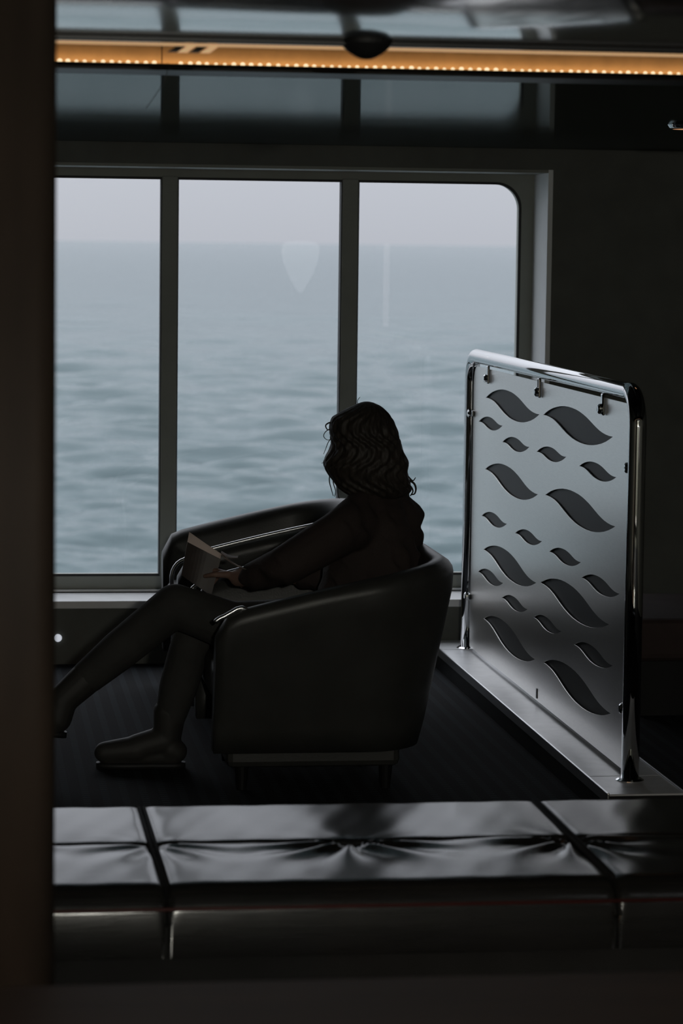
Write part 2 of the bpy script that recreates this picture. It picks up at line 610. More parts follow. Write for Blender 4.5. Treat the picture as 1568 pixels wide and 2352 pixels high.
# --- brown pillar close to the camera
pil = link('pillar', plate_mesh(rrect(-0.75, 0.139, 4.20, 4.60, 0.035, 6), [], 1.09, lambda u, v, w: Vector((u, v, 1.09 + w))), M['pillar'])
tag(pil, 'tall dark brown pillar along the left edge, closest to the viewer', 'pillar', kind='structure')

# ================================================================== THINGS
# --- light cove with LED chips
cove = empty('cove_light', (0.8, 6.26, ZC))
tag(cove, 'long amber LED light strip running along the ceiling above the window', 'light strip')
bpy.context.view_layer.update()
def child(o, par):
    o.parent = par
    o.matrix_parent_inverse = par.matrix_world.inverted()
    return o
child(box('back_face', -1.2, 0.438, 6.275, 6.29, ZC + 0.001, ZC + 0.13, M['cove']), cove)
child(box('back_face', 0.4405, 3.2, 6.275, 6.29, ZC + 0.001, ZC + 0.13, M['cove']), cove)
child(box('lip', -1.2, 3.2, 6.205, 6.40, ZC - 0.004, ZC + 0.010, M['dark_metal']), cove)
child(box('led_tape', -1.2, 3.2, 6.254, 6.268, ZC + 0.0101, ZC + 0.0115, M['tape']), cove)
chip = lathe_mesh([(0.0, 0.007), (0.0035, 0.006), (0.005, 0.003), (0.005, 0.0)], 8)
chip.materials.append(M['led'])
x = 0.02
while x < 3.1:
    if abs(x - 0.44) > 0.02:
        o = bpy.data.objects.new('led', chip)
        COL.objects.link(o)
        o.location = (x, 6.222, ZC + 0.0101)
        o.scale = [random.uniform(0.75, 1.1)] * 3
        child(o, cove)
    x += 0.0195 + random.uniform(-0.002, 0.002)
# clip brackets where two lengths of strip meet, with a loose wire
for bx_, mm in ((0.392, 'dark_metal'), (0.412, 'tape_end_and_reflection'), (0.434, 'dark_metal'), (0.456, 'tape_end_and_reflection')):
    bmz = bmesh.new()
    pts = [(bx_, ZC - 0.0145), (bx_ + 0.019, ZC - 0.0145), (bx_ + 0.043, ZC + 0.003), (bx_ + 0.026, ZC + 0.003)]
    lo = [bmz.verts.new((a, 5.462, b)) for a, b in pts]
    hi = [bmz.verts.new((a, 5.464, b)) for a, b in pts]
    bmz.faces.new(lo[::-1]); bmz.faces.new(hi)
    for k in range(4):
        bmz.faces.new((lo[k], lo[(k + 1) % 4], hi[(k + 1) % 4], hi[k]))
    child(link('loose_tape_end' if mm == 'tape_end_and_reflection' else 'clip', bm_mesh(bmz), M[mm]), cove)
child(box('edge_led_reflection', -1.2, 3.2, 5.4505, 5.4525, ZC - 0.003, ZC + 0.003, M['tape_end_and_reflection']), cove)  # glowing strip imitating the LED row reflected along the panel edge
child(link('wire', tube_mesh([(0.447, 6.204, ZC + .012), (0.446, 6.20, ZC - .006), (0.44, 6.202, ZC - .03), (0.41, 6.21, ZC - .075), (0.40, 6.215, ZC - .088)], 0.0007, 6), M['dark_metal']), cove)

# --- ceiling rail with the dome sensor on it
rl = box('ceiling_rail', -1.4, 3.0, 5.195, 5.215, ZC - 0.0135, ZC - 0.003, M['dark_metal'], bev=0.002)
tag(rl, 'thin black rail fixed under the shiny ceiling above the amber strip', 'rail')
sen = empty('ceiling_sensor', (0.747, 5.215, ZC))
tag(sen, 'dark dome shaped ceiling sensor hanging from the thin black rail', 'sensor')
child(link('base', lathe_mesh([(0, 0.0), (0.050, 0.0), (0.050, -0.007), (0, -0.007)], 32), M['gasket'], loc=sen.location), sen).matrix_parent_inverse = Matrix.Translation((-0.747, -5.215, -ZC))
child(link('dome', lathe_mesh([(0.050, -0.007), (0.043, -0.015), (0.032, -0.025), (0.020, -0.032), (0.010, -0.036), (0, -0.037)], 32), M['gasket'], loc=sen.location, smooth=True), sen).matrix_parent_inverse = Matrix.Translation((-0.747, -5.215, -ZC))

# --- round downlights
def downlight(loc, r, lens, label, group=None, power=0, col=(1.0, 0.55, 0.28)):
    e = empty('downlight', loc)
    tag(e, label, 'ceiling light', group)
    ring = link('rim', lathe_mesh([(r * 0.98, -0.001), (r * 0.98, -0.004), (r * 1.0, -0.014), (r * 1.12, -0.010), (r * 1.2, 0.0)], 40), M['chrome'], e, smooth=True)
    link('lens', lathe_mesh([(0, -0.013), (r * 0.98, -0.013), (r * 0.98, -0.001)], 40), lens, e)
    if power:
        ld = bpy.data.lights.new('bulb', 'AREA')
        ld.shape = 'DISK'; ld.size = r * 1.8; ld.energy = power; ld.color = col
        lo = bpy.data.objects.new('bulb', ld)
        COL.objects.link(lo)
        lo.location = (0, 0, -0.016)
        lo.parent = e
    return e
downlight((2.252, 8.50, ZC), 0.072, M['copper'], 'round copper glowing downlight at the right edge under the dark ceiling')
downlight((-1.6, 0.6, zz_), 0.07, M['warmlens'], 'added warm downlight, unseen behind the viewer on the left, that browns the pillar', power=26)  # added out of view for its warm light on the pillar
fill_lamp = empty('added_fill_lamp', (0.3, -1.0, zz_))  # added unseen fill light, lifts the dark surfaces from the front
tag(fill_lamp, 'added fill lamp with a white dish shade, unseen behind the viewer', 'lamp')
link('cord', tube_mesh([(0, 0, 0), (0, 0, -0.08)], 0.004, 8), M['dark_metal'], fill_lamp)
link('shade', lathe_mesh([(0.012, -0.07), (0.05, -0.075), (0.12, -0.10), (0.16, -0.13), (0.157, -0.132), (0.118, -0.104), (0.05, -0.08), (0.012, -0.075)], 32), M['sill'], fill_lamp, smooth=True)
bl_ = bpy.data.lights.new('bulb', 'POINT')
bl_.energy = 210
bl_.shadow_soft_size = 0.06
bl_.color = (1.0, 0.97, 0.86)
bo_ = bpy.data.objects.new('bulb', bl_)
COL.objects.link(bo_)
bo_.location = (0, 0, -0.20)
bo_.parent = fill_lamp

# --- two glass lamps that hang behind the viewer and mirror faintly in the window
tul = empty('tulip_lamp', (2.435, 2.0, zz_))
tag(tul, 'white tulip shaped glass lamp hanging behind the viewer, mirrored in the middle pane', 'lamp')
link('cord', tube_mesh([(0, 0, 0), (0, 0, 1.665 - zz_)], 0.004, 8), M['dark_metal'], tul)
link('glass_shade', lathe_mesh([(0.02, 1.665 - zz_), (0.10, 1.66 - zz_), (0.132, 1.64 - zz_), (0.138, 1.59 - zz_), (0.128, 1.52 - zz_), (0.095, 1.43 - zz_), (0.055, 1.36 - zz_), (0.02, 1.30 - zz_), (0, 1.29 - zz_)], 32), M['tulip'], tul, smooth=True)
tub = empty('tube_lamp', (3.07, 2.0, zz_))
tag(tub, 'slim pale tube lamp hanging behind the viewer, mirrored in the right pane', 'lamp')
link('cord', tube_mesh([(0, 0, 0), (0, 0, 1.655 - zz_)], 0.004, 8), M['dark_metal'], tub)
link('glass_tube', lathe_mesh([(0, 1.655 - zz_), (0.020, 1.65 - zz_), (0.022, 1.62 - zz_), (0.022, 1.07 - zz_), (0.018, 1.05 - zz_), (0, 1.048 - zz_)], 20), M['tube'], tub, smooth=True)

# --- low white marker lamp on the wall under the sill
wm = link('marker_lamp', lathe_mesh([(0, 0.016), (0.006, 0.0155), (0.0115, 0.012), (0.0145, 0.006), (0.0155, 0.0), (0.0, 0.0)], 24), M['white'], smooth=True)
wm.rotation_euler = (PI / 2, 0, 0)
wm.location = (0.366, YL - 0.0005, 0.104)
tag(wm, 'small round white lamp low on the dark wall beside the brown pillar', 'lamp')

# --- kerb that carries the screen
KX0, KX1, KY0, KY1, KZ = 1.831, 2.065, 7.71, YL, 0.085
kerb = empty('floor_plinth', ((KX0 + KX1) / 2, (KY0 + KY1) / 2, 0))
tag(kerb, 'low steel topped plinth on the floor under the wave cut screen', 'plinth')
bpy.context.view_layer.update()
child(box('body', KX0 + .004, KX1 - .004, KY0 + .004, KY1, 0, KZ - .006, M['dark_metal']), kerb)
seams = [KY0, 7.985, 10.575, KY1]
for a, b in zip(seams[:-1], seams[1:]):
    child(box('top_plate', KX0 + 0.008, KX1 - 0.008, a + 0.003, b - 0.003, KZ - 0.006, KZ, M['plate'], bev=0.001, seg=1), kerb)
for xx in (KX0, KX1 - 0.008):
    child(box('edge_strip', xx, xx + 0.008, KY0, KY1, KZ - 0.03, KZ + 0.004, M['satin'], bev=0.0035, seg=3), kerb)

# --- wave cut partition screen
scr = empty('partition_screen', (1.948, 9.26, KZ))
tag(scr, 'steel partition screen with wave shaped cut outs in a chrome tube frame', 'screen')
bpy.context.view_layer.update()
PX, TF, TN, TR = 1.948, 10.61, 7.920, 0.0265
TOPZ = 1.228
rc = 0.10
path = [(PX, TF, KZ + 0.001), (PX, TF, 0.6), (PX, TF, TOPZ - rc)]
for k in range(1, 9):
    a = PI / 2 * k / 8
    path.append((PX, TF - rc + rc * math.cos(a), TOPZ - rc + rc * math.sin(a)))
path.append((PX, 9.3, TOPZ))
for k in range(0, 9):
    a = PI / 2 * k / 8
    path.append((PX, TN + rc - rc * math.sin(a), TOPZ - rc + rc * math.cos(a)))
path += [(PX, TN, 0.6), (PX, TN, KZ + 0.001)]
child(link('tube_frame', tube_mesh(path, TR, 24), M['chrome'], smooth=True), scr)
for yy in (TF, TN):
    child(link('foot_flange', lathe_mesh([(0.0, 0.007), (0.034, 0.007), (0.042, 0.002), (0.042, 0.0), (0, 0)], 28), M['chrome'], loc=(PX, yy, KZ), smooth=False), scr)
# wave template in (u along the tips, v up), from one big cut-out
WAVE = [(0, 0), (0.04, 0.010), (0.086, 0.0205), (0.145, 0.031), (0.206, 0.0390), (0.265, 0.045), (0.325, 0.0488), (0.385, 0.0505), (0.441, 0.0502), (0.50, 0.0485),
        (0.554, 0.0448), (0.60, 0.040), (0.644, 0.0345), (0.69, 0.0272), (0.732, 0.0200), (0.775, 0.0128), (0.818, 0.0068), (0.86, 0.0025), (0.902, 0.0), (0.95, -0.0012)]
WAVE = WAVE + [(1 - u, -v) for u, v in WAVE]
TIPS = [(10.305, 1.080, 9.311, 1.079), (9.251, 1.081, 8.222, 1.079), (10.295, 0.811, 9.311, 0.805), (9.192, 0.814, 8.166, 0.812),
        (10.299, 0.506, 9.310, 0.501), (9.247, 0.509, 8.219, 0.507), (10.275, 0.247, 9.309, 0.236), (9.176, 0.246, 8.173, 0.241),
        (10.441, 0.981, 9.962, 0.998), (9.965, 0.937, 9.471, 0.956), (9.349, 0.948, 8.872, 0.968), (8.680, 0.953, 8.166, 0.961),
        (10.349, 0.629, 9.848, 0.650), (9.698, 0.631, 9.229, 0.653), (9.113, 0.630, 8.624, 0.651), (10.404, 0.409, 9.898, 0.428),
        (8.615, 0.602, 8.092, 0.617), (9.925, 0.370, 9.450, 0.391), (9.352, 0.376, 8.896, 0.391), (8.704, 0.375, 8.161, 0.389)]
holes = []
for ya, za, yb, zb in TIPS:
    L = ya - yb
    holes.append([(-(ya + u * (yb - ya)), za + u * (zb - za) + v * L) for u, v in WAVE])
panel = plate_mesh(rrect(-10.553, -7.972, 0.100, 1.190, [0.07, 0.07, 0.01, 0.01], 8), holes, 0.002, lambda u, v, w: Vector((PX + w, -u, v)))
child(link('wave_panel', panel, M['steel']), scr)
child(box('backing_panel', PX + 0.007, PX + 0.011, 7.972, 10.553, 0.105, 1.185, M['backing'], bev=0.001, seg=1), scr)
# fixing lugs: small tab with a round bolt head
lug = box_mesh(-0.005, 0.005, -0.013, 0.013, -0.034, 0.034, 0.0045, 2)
lug.materials.append(M['chrome'])
head = lathe_mesh([(0, 0.013), (0.010, 0.0125), (0.0155, 0.008), (0.0165, 0.0), (0, 0)], 20)
head.materials.append(M['chrome'])
LUGS = [(10.232, 1.170, 0), (9.295, 1.170, 0), (8.338, 1.170, 0), (10.556, 1.006, 1), (10.556, 0.297, 1), (7.972, 1.005, 1), (7.972, 0.290, 1)]
for yy, zz, side in LUGS:
    lo = bpy.data.objects.new('lug', lug)
    COL.objects.link(lo)
    lo.location = (PX - 0.008, yy, zz)
    if side:
        lo.rotation_euler = (PI / 2, 0, 0)
    child(lo, scr)
    bo = bpy.data.objects.new('bolt_head', head)
    COL.objects.link(bo)
    bo.location = (-0.0045, 0, -0.014 if not side else 0.0)
    bo.rotation_euler = (0, -PI / 2, 0)
    bo.parent = lo

child(box('slot_plate', PX - 0.0045, PX - 0.0015, 9.255, 9.271, 0.108, 0.142, M['dark_metal'], bev=0.001, seg=1), scr)

# --- tub armchairs
def shell_height(x):
    """height of the shell top over local x (front at -0.43, back at +0.43)"""
    t = (x + 0.43) / 0.86
    return 0.545 + 0.165 * (1 - (1 - min(1, t * 1.10)) ** 1.30) if t < 0.909 else 0.71

def armchair(loc, label, ends=(0.27, 0.27)):
    e = empty('armchair', loc)
    tag(e, label, 'armchair', 'tub armchairs by the window')
    HW, XF, XB, RC = 0.405, -0.405, 0.295, 0.24
    pl = [(XF + t * (XB - RC - XF), -HW) for t in np.linspace(0, 1, 14)]
    pl += [(XB - RC + RC * math.sin(a), -HW + RC - RC * math.cos(a)) for a in np.linspace(0.12, PI / 2, 12)]
    pl += [(x, -y) for x, y in pl[::-1]]
    N = len(pl)
    bm = bmesh.new()
    rings = []
    for i in range(N):
        px, py = pl[i]
        ax, ay = pl[max(i - 1, 0)]
        bx, by = pl[min(i + 1, N - 1)]
        t = Vector((bx - ax, by - ay)).normalized()
        nrm = Vector((t.y, -t.x))          # outward
        top_ = shell_height(px)
        # front ends: rounded shoulder
        dfr = px - XF
        if dfr < 0.06:
            top_ -= 0.06 - math.sqrt(max(0, 0.06 ** 2 - (0.06 - dfr) ** 2))
        th = 0.045
        bot = 0.13
        sec = [(th * 0.9, bot), (th, 0.2), (th, top_ - 0.10)]
        sec += [(th * math.cos(a), top_ - th + th * math.sin(a)) for a in np.linspace(0, PI, 9)]
        sec += [(-th, top_ - 0.10), (-th, 0.2), (-th * 0.9, bot)]
        ring = []
        for off, z in sec:
            lean = -0.20 * max(0.0, 0.62 - z)
            q = Vector((px, py)) + nrm * (off + lean)
            ring.append(bm.verts.new((q.x, q.y, z)))
        rings.append(ring)
    K = len(rings[0])
    for i in range(N - 1):
        for k in range(K - 1):
            bm.faces.new((rings[i][k], rings[i + 1][k], rings[i + 1][k + 1], rings[i][k + 1]))
        bm.faces.new((rings[i][K - 1], rings[i + 1][K - 1], rings[i + 1][0], rings[i][0]))
    bm.faces.new(rings[0])
    bm.faces.new(rings[-1][::-1])
    me = bm_mesh(bm)
    link('shell', me, M['leather'], e, smooth=True)
    # chrome arm tubes: up the front edge, round the shoulder, along the arm
    for s_, xe in zip((-1, 1), ends):
        if xe is None:
            continue
        pts = [(XF - 0.010, s_ * (HW - 0.075), 0.16), (XF - 0.014, s_ * (HW - 0.035), 0.40), (XF - 0.022, s_ * HW, 0.475)]
        if xe < -0.3:
            pts = []
        for a in np.linspace(0.1 if xe > -0.3 else 0.6, 1.0, 6):
            an = a * PI / 2 * 0.87
            pts.append((XF - 0.022 + 0.055 * (1 - math.cos(an)), s_ * HW, 0.485 + 0.066 * math.sin(an)))
        for xx in np.linspace(XF + 0.06, xe, 10):
            pts.append((xx, s_ * HW, shell_height(xx) + 0.004))
        pts.append((xe + 0.03, s_ * HW, shell_height(xe) - 0.012))
        link('arm_tube', tube_mesh(pts, 0.0075, 10), M['satin'], e, smooth=True)
    link('seat_cushion', box_mesh(-0.40, 0.225, -0.30, 0.30, 0.25, 0.40, 0.045, 4), M['leather'], e, smooth=True)
    link('back_cushion', box_mesh(0.195, 0.262, -0.26, 0.26, 0.385, 0.63, 0.03, 4), M['leather'], e, smooth=True)
    link('base', box_mesh(-0.36, 0.17, -0.275, 0.275, 0.07, 0.27, 0.02, 2), M['leather'], e)
    for lx in (-0.31, 0.13):
        for ly in (-0.24, 0.24):
            o = link('leg', lathe_mesh([(0, 0), (0.016, 0), (0.022, 0.075), (0, 0.075)], 14), M['dark_metal'], e, loc=(lx, ly, 0))
    return e
armchair((1.145, 8.53, 0), 'black tub armchair with chrome arm tubes holding the seated reader', (-0.33, 0.27))
armchair((1.145, 10.02, 0), 'empty black tub armchair with chrome arm tubes closest to the window', (0.27, None))

# --- the seated reader
def body_fill(bm):
    C = add_capsule
    # trunk
    C(bm, (1.27, 8.53, 0.50), 0.115, (1.285, 8.54, 0.62), 0.105)
    C(bm, (1.285, 8.54, 0.62), 0.105, (1.275, 8.55, 0.76), 0.098)
    C(bm, (1.18, 8.44, 0.78), 0.052, (1.36, 8.66, 0.78), 0.052)      # shoulder girdle
    C(bm, (1.19, 8.46, 0.48), 0.085, (1.24, 8.62, 0.48), 0.085)      # hips
    # neck and head (turned to the window, tipped to the page)
    C(bm, (1.27, 8.55, 0.82), 0.052, (1.250, 8.565, 0.95), 0.048)
    hr = Matrix.Rotation(math.radians(35), 3, 'Z')
    add_ell(bm, (1.245, 8.565, 1.045), (0.072, 0.092, 0.098), hr)
    add_ell(bm, (1.222, 8.598, 0.995), (0.052, 0.062, 0.062), hr)
    C(bm, (1.196, 8.634, 0.958), 0.018, (1.20, 8.628, 0.965), 0.02)  # chin
    C(bm, (1.190, 8.645, 1.045), 0.008, (1.180, 8.660, 1.010), 0.012)  # nose
    C(bm, (1.178, 8.625, 1.05), 0.013, (1.214, 8.655, 1.05), 0.013)  # brow / eyes
    C(bm, (1.186, 8.640, 0.982), 0.007, (1.206, 8.652, 0.982), 0.007)  # mouth
    for ex, ey in ((1.180, 8.53), (1.305, 8.615)):
        C(bm, (ex, ey, 1.02), 0.010, (ex, ey, 1.05), 0.013)
    # near (left) arm
    C(bm, (1.165, 8.425, 0.775), 0.058, (0.985, 8.40, 0.655), 0.045)
    C(bm, (0.985, 8.40, 0.655), 0.042, (0.845, 8.545, 0.615), 0.028)
    hand(bm, (0.845, 8.545, 0.615), (-0.55, 0.75, 0.1), (0.25, 0.1, 0.96))
    # far (right) arm
    C(bm, (1.375, 8.675, 0.775), 0.058, (1.385, 8.735, 0.56), 0.046)
    C(bm, (1.385, 8.735, 0.56), 0.044, (1.02, 8.745, 0.60), 0.028)
    hand(bm, (1.02, 8.745, 0.60), (-0.95, -0.15, 0.12), (0.1, 0.1, 0.98))
    # upper crossed leg
    C(bm, (1.22, 8.46, 0.470), 0.088, (0.82, 8.485, 0.472), 0.068)
    C(bm, (0.82, 8.485, 0.472), 0.068, (0.640, 8.50, 0.535), 0.058)
    C(bm, (0.640, 8.50, 0.535), 0.056, (0.48, 8.50, 0.400), 0.054)
    C(bm, (0.48, 8.50, 0.400), 0.054, (0.27, 8.49, 0.225), 0.036)
    C(bm, (0.27, 8.49, 0.215), 0.032, (0.13, 8.482, 0.205), 0.020)
    # lower leg on the floor
    C(bm, (1.22, 8.62, 0.470), 0.085, (0.72, 8.62, 0.445), 0.058)
    C(bm, (0.72, 8.62, 0.445), 0.056, (0.67, 8.63, 0.27), 0.052)
    C(bm, (0.67, 8.63, 0.27), 0.052, (0.63, 8.64, 0.085), 0.030)
    C(bm, (0.63, 8.64, 0.070), 0.030, (0.47, 8.65, 0.052), 0.020)

def hand(bm, wrist, fdir, nrm):
    f = Vector(fdir).normalized()
    nn = Vector(nrm)
    nn = (nn - f * nn.dot(f)).normalized()
    s_ = f.cross(nn)
    w = Vector(wrist)
    for k in range(4):
        off = (k - 1.5) * 0.019
        L = (0.066, 0.074, 0.070, 0.056)[k]
        a = w + f * 0.012 + s_ * off * 0.55
        b = w + f * 0.085 + s_ * off
        c = b + f * L * 0.55 - nn * L * 0.22
        d = c + f * L * 0.30 - nn * L * 0.50
        add_capsule(bm, a, 0.013, b, 0.0105, 8, 3)
        add_capsule(bm, b, 0.0088, c, 0.0080, 8, 3)
        add_capsule(bm, c, 0.0080, d, 0.0068, 8, 3)
    a = w + f * 0.025 - s_ * 0.022
    b = a + f * 0.035 - s_ * 0.026 - nn * 0.012
    c = b + f * 0.032 - s_ * 0.004 - nn * 0.012
    add_capsule(bm, w + f * 0.01, 0.014, a, 0.013, 8, 3)
    add_capsule(bm, a, 0.012, b, 0.0098, 8, 3)
    add_capsule(bm, b, 0.0095, c, 0.0078, 8, 3)

per = blob('person', body_fill, M['skin'], voxel=0.005, smooth=3)
tag(per, 'long haired person in dark red top seated sideways, legs crossed, reading', 'person')

def jacket_fill(bm):
    C = add_capsule
    C(bm, (1.27, 8.53, 0.46), 0.150, (1.29, 8.54, 0.60), 0.145)
    C(bm, (1.29, 8.54, 0.60), 0.145, (1.275, 8.55, 0.745), 0.118)
    C(bm, (1.20, 8.52, 0.50), 0.120, (1.22, 8.53, 0.70), 0.100)
    C(bm, (1.175, 8.435, 0.775), 0.068, (1.365, 8.665, 0.775), 0.066)
    C(bm, (1.21, 8.49, 0.80), 0.062, (1.30, 8.60, 0.805), 0.062)
    C(bm, (1.305, 8.58, 0.845), 0.058, (1.375, 8.655, 0.795), 0.070)
    C(bm, (1.235, 8.52, 0.845), 0.056, (1.165, 8.43, 0.785), 0.070)
    C(bm, (1.265, 8.55, 0.83), 0.060, (1.262, 8.555, 0.865), 0.058)
    C(bm, (1.14, 8.42, 0.765), 0.072, (0.975, 8.40, 0.670), 0.062)
    C(bm, (0.975, 8.40, 0.670), 0.062, (0.885, 8.50, 0.625), 0.044)
    C(bm, (1.365, 8.670, 0.770), 0.072, (1.40, 8.735, 0.58), 0.068)
    C(bm, (1.39, 8.735, 0.57), 0.064, (1.07, 8.745, 0.595), 0.043)
def wob(co):
    k = 0.0035 * math.sin(co.z * 95 + co.x * 40) + 0.003 * math.sin(co.x * 120 + co.z * 50)
    return Vector((co.x + k, co.y, co.z + k * 0.6))
blob('jacket', jacket_fill, M['jacket'], per, voxel=0.008, smooth=3, fn=wob)
def trouser_fill(bm):
    C = add_capsule
    C(bm, (1.19, 8.46, 0.475), 0.100, (1.25, 8.62, 0.475), 0.100)
    C(bm, (1.22, 8.46, 0.470), 0.098, (0.82, 8.485, 0.472), 0.078)
    C(bm, (0.82, 8.485, 0.472), 0.078, (0.645, 8.50, 0.535), 0.068)
    C(bm, (0.645, 8.50, 0.535), 0.068, (0.48, 8.50, 0.400), 0.063)
    C(bm, (0.48, 8.50, 0.400), 0.063, (0.38, 8.495, 0.317), 0.054)
    C(bm, (1.22, 8.62, 0.470), 0.095, (0.72, 8.62, 0.445), 0.066)
    C(bm, (0.72, 8.62, 0.445), 0.066, (0.67, 8.63, 0.27), 0.062)
    C(bm, (0.67, 8.63, 0.27), 0.062, (0.645, 8.635, 0.17), 0.050)
blob('trousers', trouser_fill, M['trousers'], per, voxel=0.008, smooth=3)
def boot1(bm):
    C = add_capsule
    C(bm, (0.375, 8.495, 0.313), 0.052, (0.30, 8.49, 0.245), 0.046)
    C(bm, (0.30, 8.49, 0.240), 0.046, (0.285, 8.49, 0.190), 0.046)
    C(bm, (0.285, 8.49, 0.185), 0.042, (0.27, 8.49, 0.170), 0.040)
    C(bm, (0.26, 8.49, 0.215), 0.046, (0.17, 8.485, 0.205), 0.040)
    C(bm, (0.28, 8.49, 0.172), 0.031, (0.10, 8.481, 0.195), 0.030)
    C(bm, (0.17, 8.485, 0.200), 0.040, (0.09, 8.48, 0.205), 0.032)
def boot2(bm):
    C = add_capsule
    C(bm, (0.642, 8.636, 0.18), 0.052, (0.635, 8.64, 0.10), 0.044)
    C(bm, (0.645, 8.64, 0.065), 0.042, (0.66, 8.64, 0.055), 0.038)
    C(bm, (0.62, 8.64, 0.090), 0.046, (0.54, 8.645, 0.068), 0.042)
    C(bm, (0.655, 8.64, 0.042), 0.032, (0.45, 8.652, 0.040), 0.031)
    C(bm, (0.54, 8.645, 0.062), 0.044, (0.44, 8.652, 0.052), 0.034)
def sole(parent, toe, heel, drop, nrm):
    toe, heel, nrm = Vector(toe), Vector(heel), Vector(nrm).normalized()
    ax = (heel - toe); L = ax.length; ax.normalize()
    sd = nrm.cross(ax)
    out = []
    for k in range(28):
        a = 2 * PI * k / 28
        u = 0.5 - 0.5 * math.cos(a)
        wdt = 0.037 * (1 - 0.22 * math.sin(PI * min(1, max(0, (u - 0.35) / 0.5))))
        out.append((u * L, wdt * math.copysign(abs(math.sin(a)) ** 0.55, math.sin(a))))
    link('sole', plate_mesh(out, [], 0.009, lambda u, v, w: toe + ax * u + sd * v + nrm * w), M['gasket'], parent)
b1 = blob('boot', boot1, M['boot'], per, voxel=0.006, smooth=2)
b2 = blob('boot', boot2, M['boot'], per, voxel=0.006, smooth=2)
sole(b1, (0.062, 8.479, 0.172), (0.315, 8.492, 0.138), 0, (0.13, 0, 1))
sole(b2, (0.412, 8.654, 0.0115), (0.693, 8.640, 0.0115), 0, (0, 0, 1))

# hair: shoulder length, wavy; the mass then loose locks
HZ = [1.163, 1.158, 1.149, 1.138, 1.115, 1.098, 1.079, 1.058, 1.038, 1.022, 1.008, 0.992, 0.977, 0.962, 0.947, 0.934, 0.922, 0.905, 0.890, 0.872, 0.862]
HA = [1.232, 1.212, 1.195, 1.172, 1.134, 1.125, 1.124, 1.127, 1.130, 1.128, 1.122, 1.112, 1.106, 1.107, 1.114, 1.123, 1.134, 1.144, 1.158, 1.185, 1.230]
HB = [1.250, 1.270, 1.285, 1.299, 1.317, 1.326, 1.334, 1.340, 1.346, 1.350, 1.356, 1.364, 1.371, 1.371, 1.366, 1.368, 1.374, 1.379, 1.381, 1.370, 1.330]
HD = [0.012, 0.035, 0.055, 0.075, 0.095, 0.104, 0.110, 0.112, 0.112, 0.111, 0.110, 0.108, 0.106, 0.103, 0.098, 0.094, 0.088, 0.080, 0.070, 0.052, 0.020]
def hair_mesh(n=120, m=110):
    zs = np.linspace(HZ[0], HZ[-1], m)
    f_ = lambda t: np.interp(-zs, [-z for z in HZ], t)
    a_, b_, d_ = f_(HA), f_(HB), f_(HD)
    ker = np.ones(5) / 5
    sm = lambda v: np.concatenate([v[:2], np.convolve(v, ker, 'valid'), v[-2:]])
    a_, b_, d_ = sm(a_), sm(b_), sm(d_)
    bm = bmesh.new()
    rings = []
    for i in range(m):
        cx_, rx = (a_[i] + b_[i]) / 2, (b_[i] - a_[i]) / 2
        cy_ = 8.548 - 0.015 * min(1.0, (HZ[0] - zs[i]) / 0.2)
        w = min(1.0, i / 14)
        ring = []
        for k in range(n):
            an = 2 * PI * k / n
            # locks: waves in the angle, drifting with height
            lk = 0.0045 * w * math.sin(17 * an + 5 * math.sin(zs[i] * 42)) + 0.0028 * w * math.sin(31 * an - zs[i] * 70) + 0.0016 * w * math.sin(53 * an + zs[i] * 40)
            side = abs(math.cos(an)) ** 6
            lk *= (1 - 0.75 * side)
            ring.append(bm.verts.new((cx_ + (rx + lk) * math.cos(an), cy_ + (d_[i] + lk) * math.sin(an), zs[i])))
        rings.append(ring)
    for i in range(m - 1):
        for k in range(n):
            bm.faces.new((rings[i][k], rings[i][(k + 1) % n], rings[i + 1][(k + 1) % n], rings[i + 1][k]))
    bm.faces.new(rings[0]); bm.faces.new(rings[-1][::-1])
    return bm_mesh(bm)
hair = link('hair', hair_mesh(), M['hair'], per, smooth=True)
def strand(pts, r=0.0016):
    P_ = [Vector(p) for p in pts]
    out = []
    for i in range(len(P_) - 1):
        p0 = P_[max(i - 1, 0)]; p1 = P_[i]; p2 = P_[i + 1]; p3 = P_[min(i + 2, len(P_) - 1)]
        for t in np.linspace(0, 1, 6, endpoint=False):
            out.append(0.5 * ((2 * p1) + (p2 - p0) * t + (2 * p0 - 5 * p1 + 4 * p2 - p3) * t * t + (3 * p1 - p0 - 3 * p2 + p3) * t ** 3))
    out.append(P_[-1])
    n_ = len(out)
    link('hair_strand', tube_mesh(out, [r * (1 - 0.6 * i / n_) for i in range(n_)], 6), M['hair'], hair, smooth=True)
YS = 8.54
strand([(1.150, YS, 1.085), (1.128, YS, 1.098), (1.112, YS, 1.090), (1.118, YS, 1.076), (1.135, YS, 1.078)], 0.003)
strand([(1.135, YS, 1.085), (1.112, YS, 1.070), (1.106, YS, 1.055), (1.118, YS, 1.044), (1.13, YS, 1.048)])
strand([(1.140, YS, 1.06), (1.122, YS, 1.04), (1.112, YS, 1.015), (1.106, YS, 1.000)])
strand([(1.142, YS, 1.06), (1.128, YS, 1.02), (1.124, YS, 0.99), (1.108, YS, 0.975), (1.10, YS, 0.972)])
strand([(1.13, YS, 0.955), (1.125, YS, 0.92), (1.132, YS, 0.89), (1.138, YS, 0.87)], 0.0022)
strand([(1.14, YS, 0.945), (1.137, YS, 0.915), (1.145, YS, 0.885), (1.142, YS, 0.868)], 0.0022)
strand([(1.15, YS, 0.94), (1.152, YS, 0.91), (1.15, YS, 0.885), (1.158, YS, 0.862)], 0.002)
strand([(1.36, YS, 0.945), (1.378, YS, 0.925), (1.388, YS, 0.918), (1.396, YS, 0.928)], 0.003)
strand([(1.36, YS, 0.925), (1.388, YS, 0.912), (1.397, YS, 0.895), (1.394, YS, 0.878), (1.384, YS, 0.874)], 0.0045)
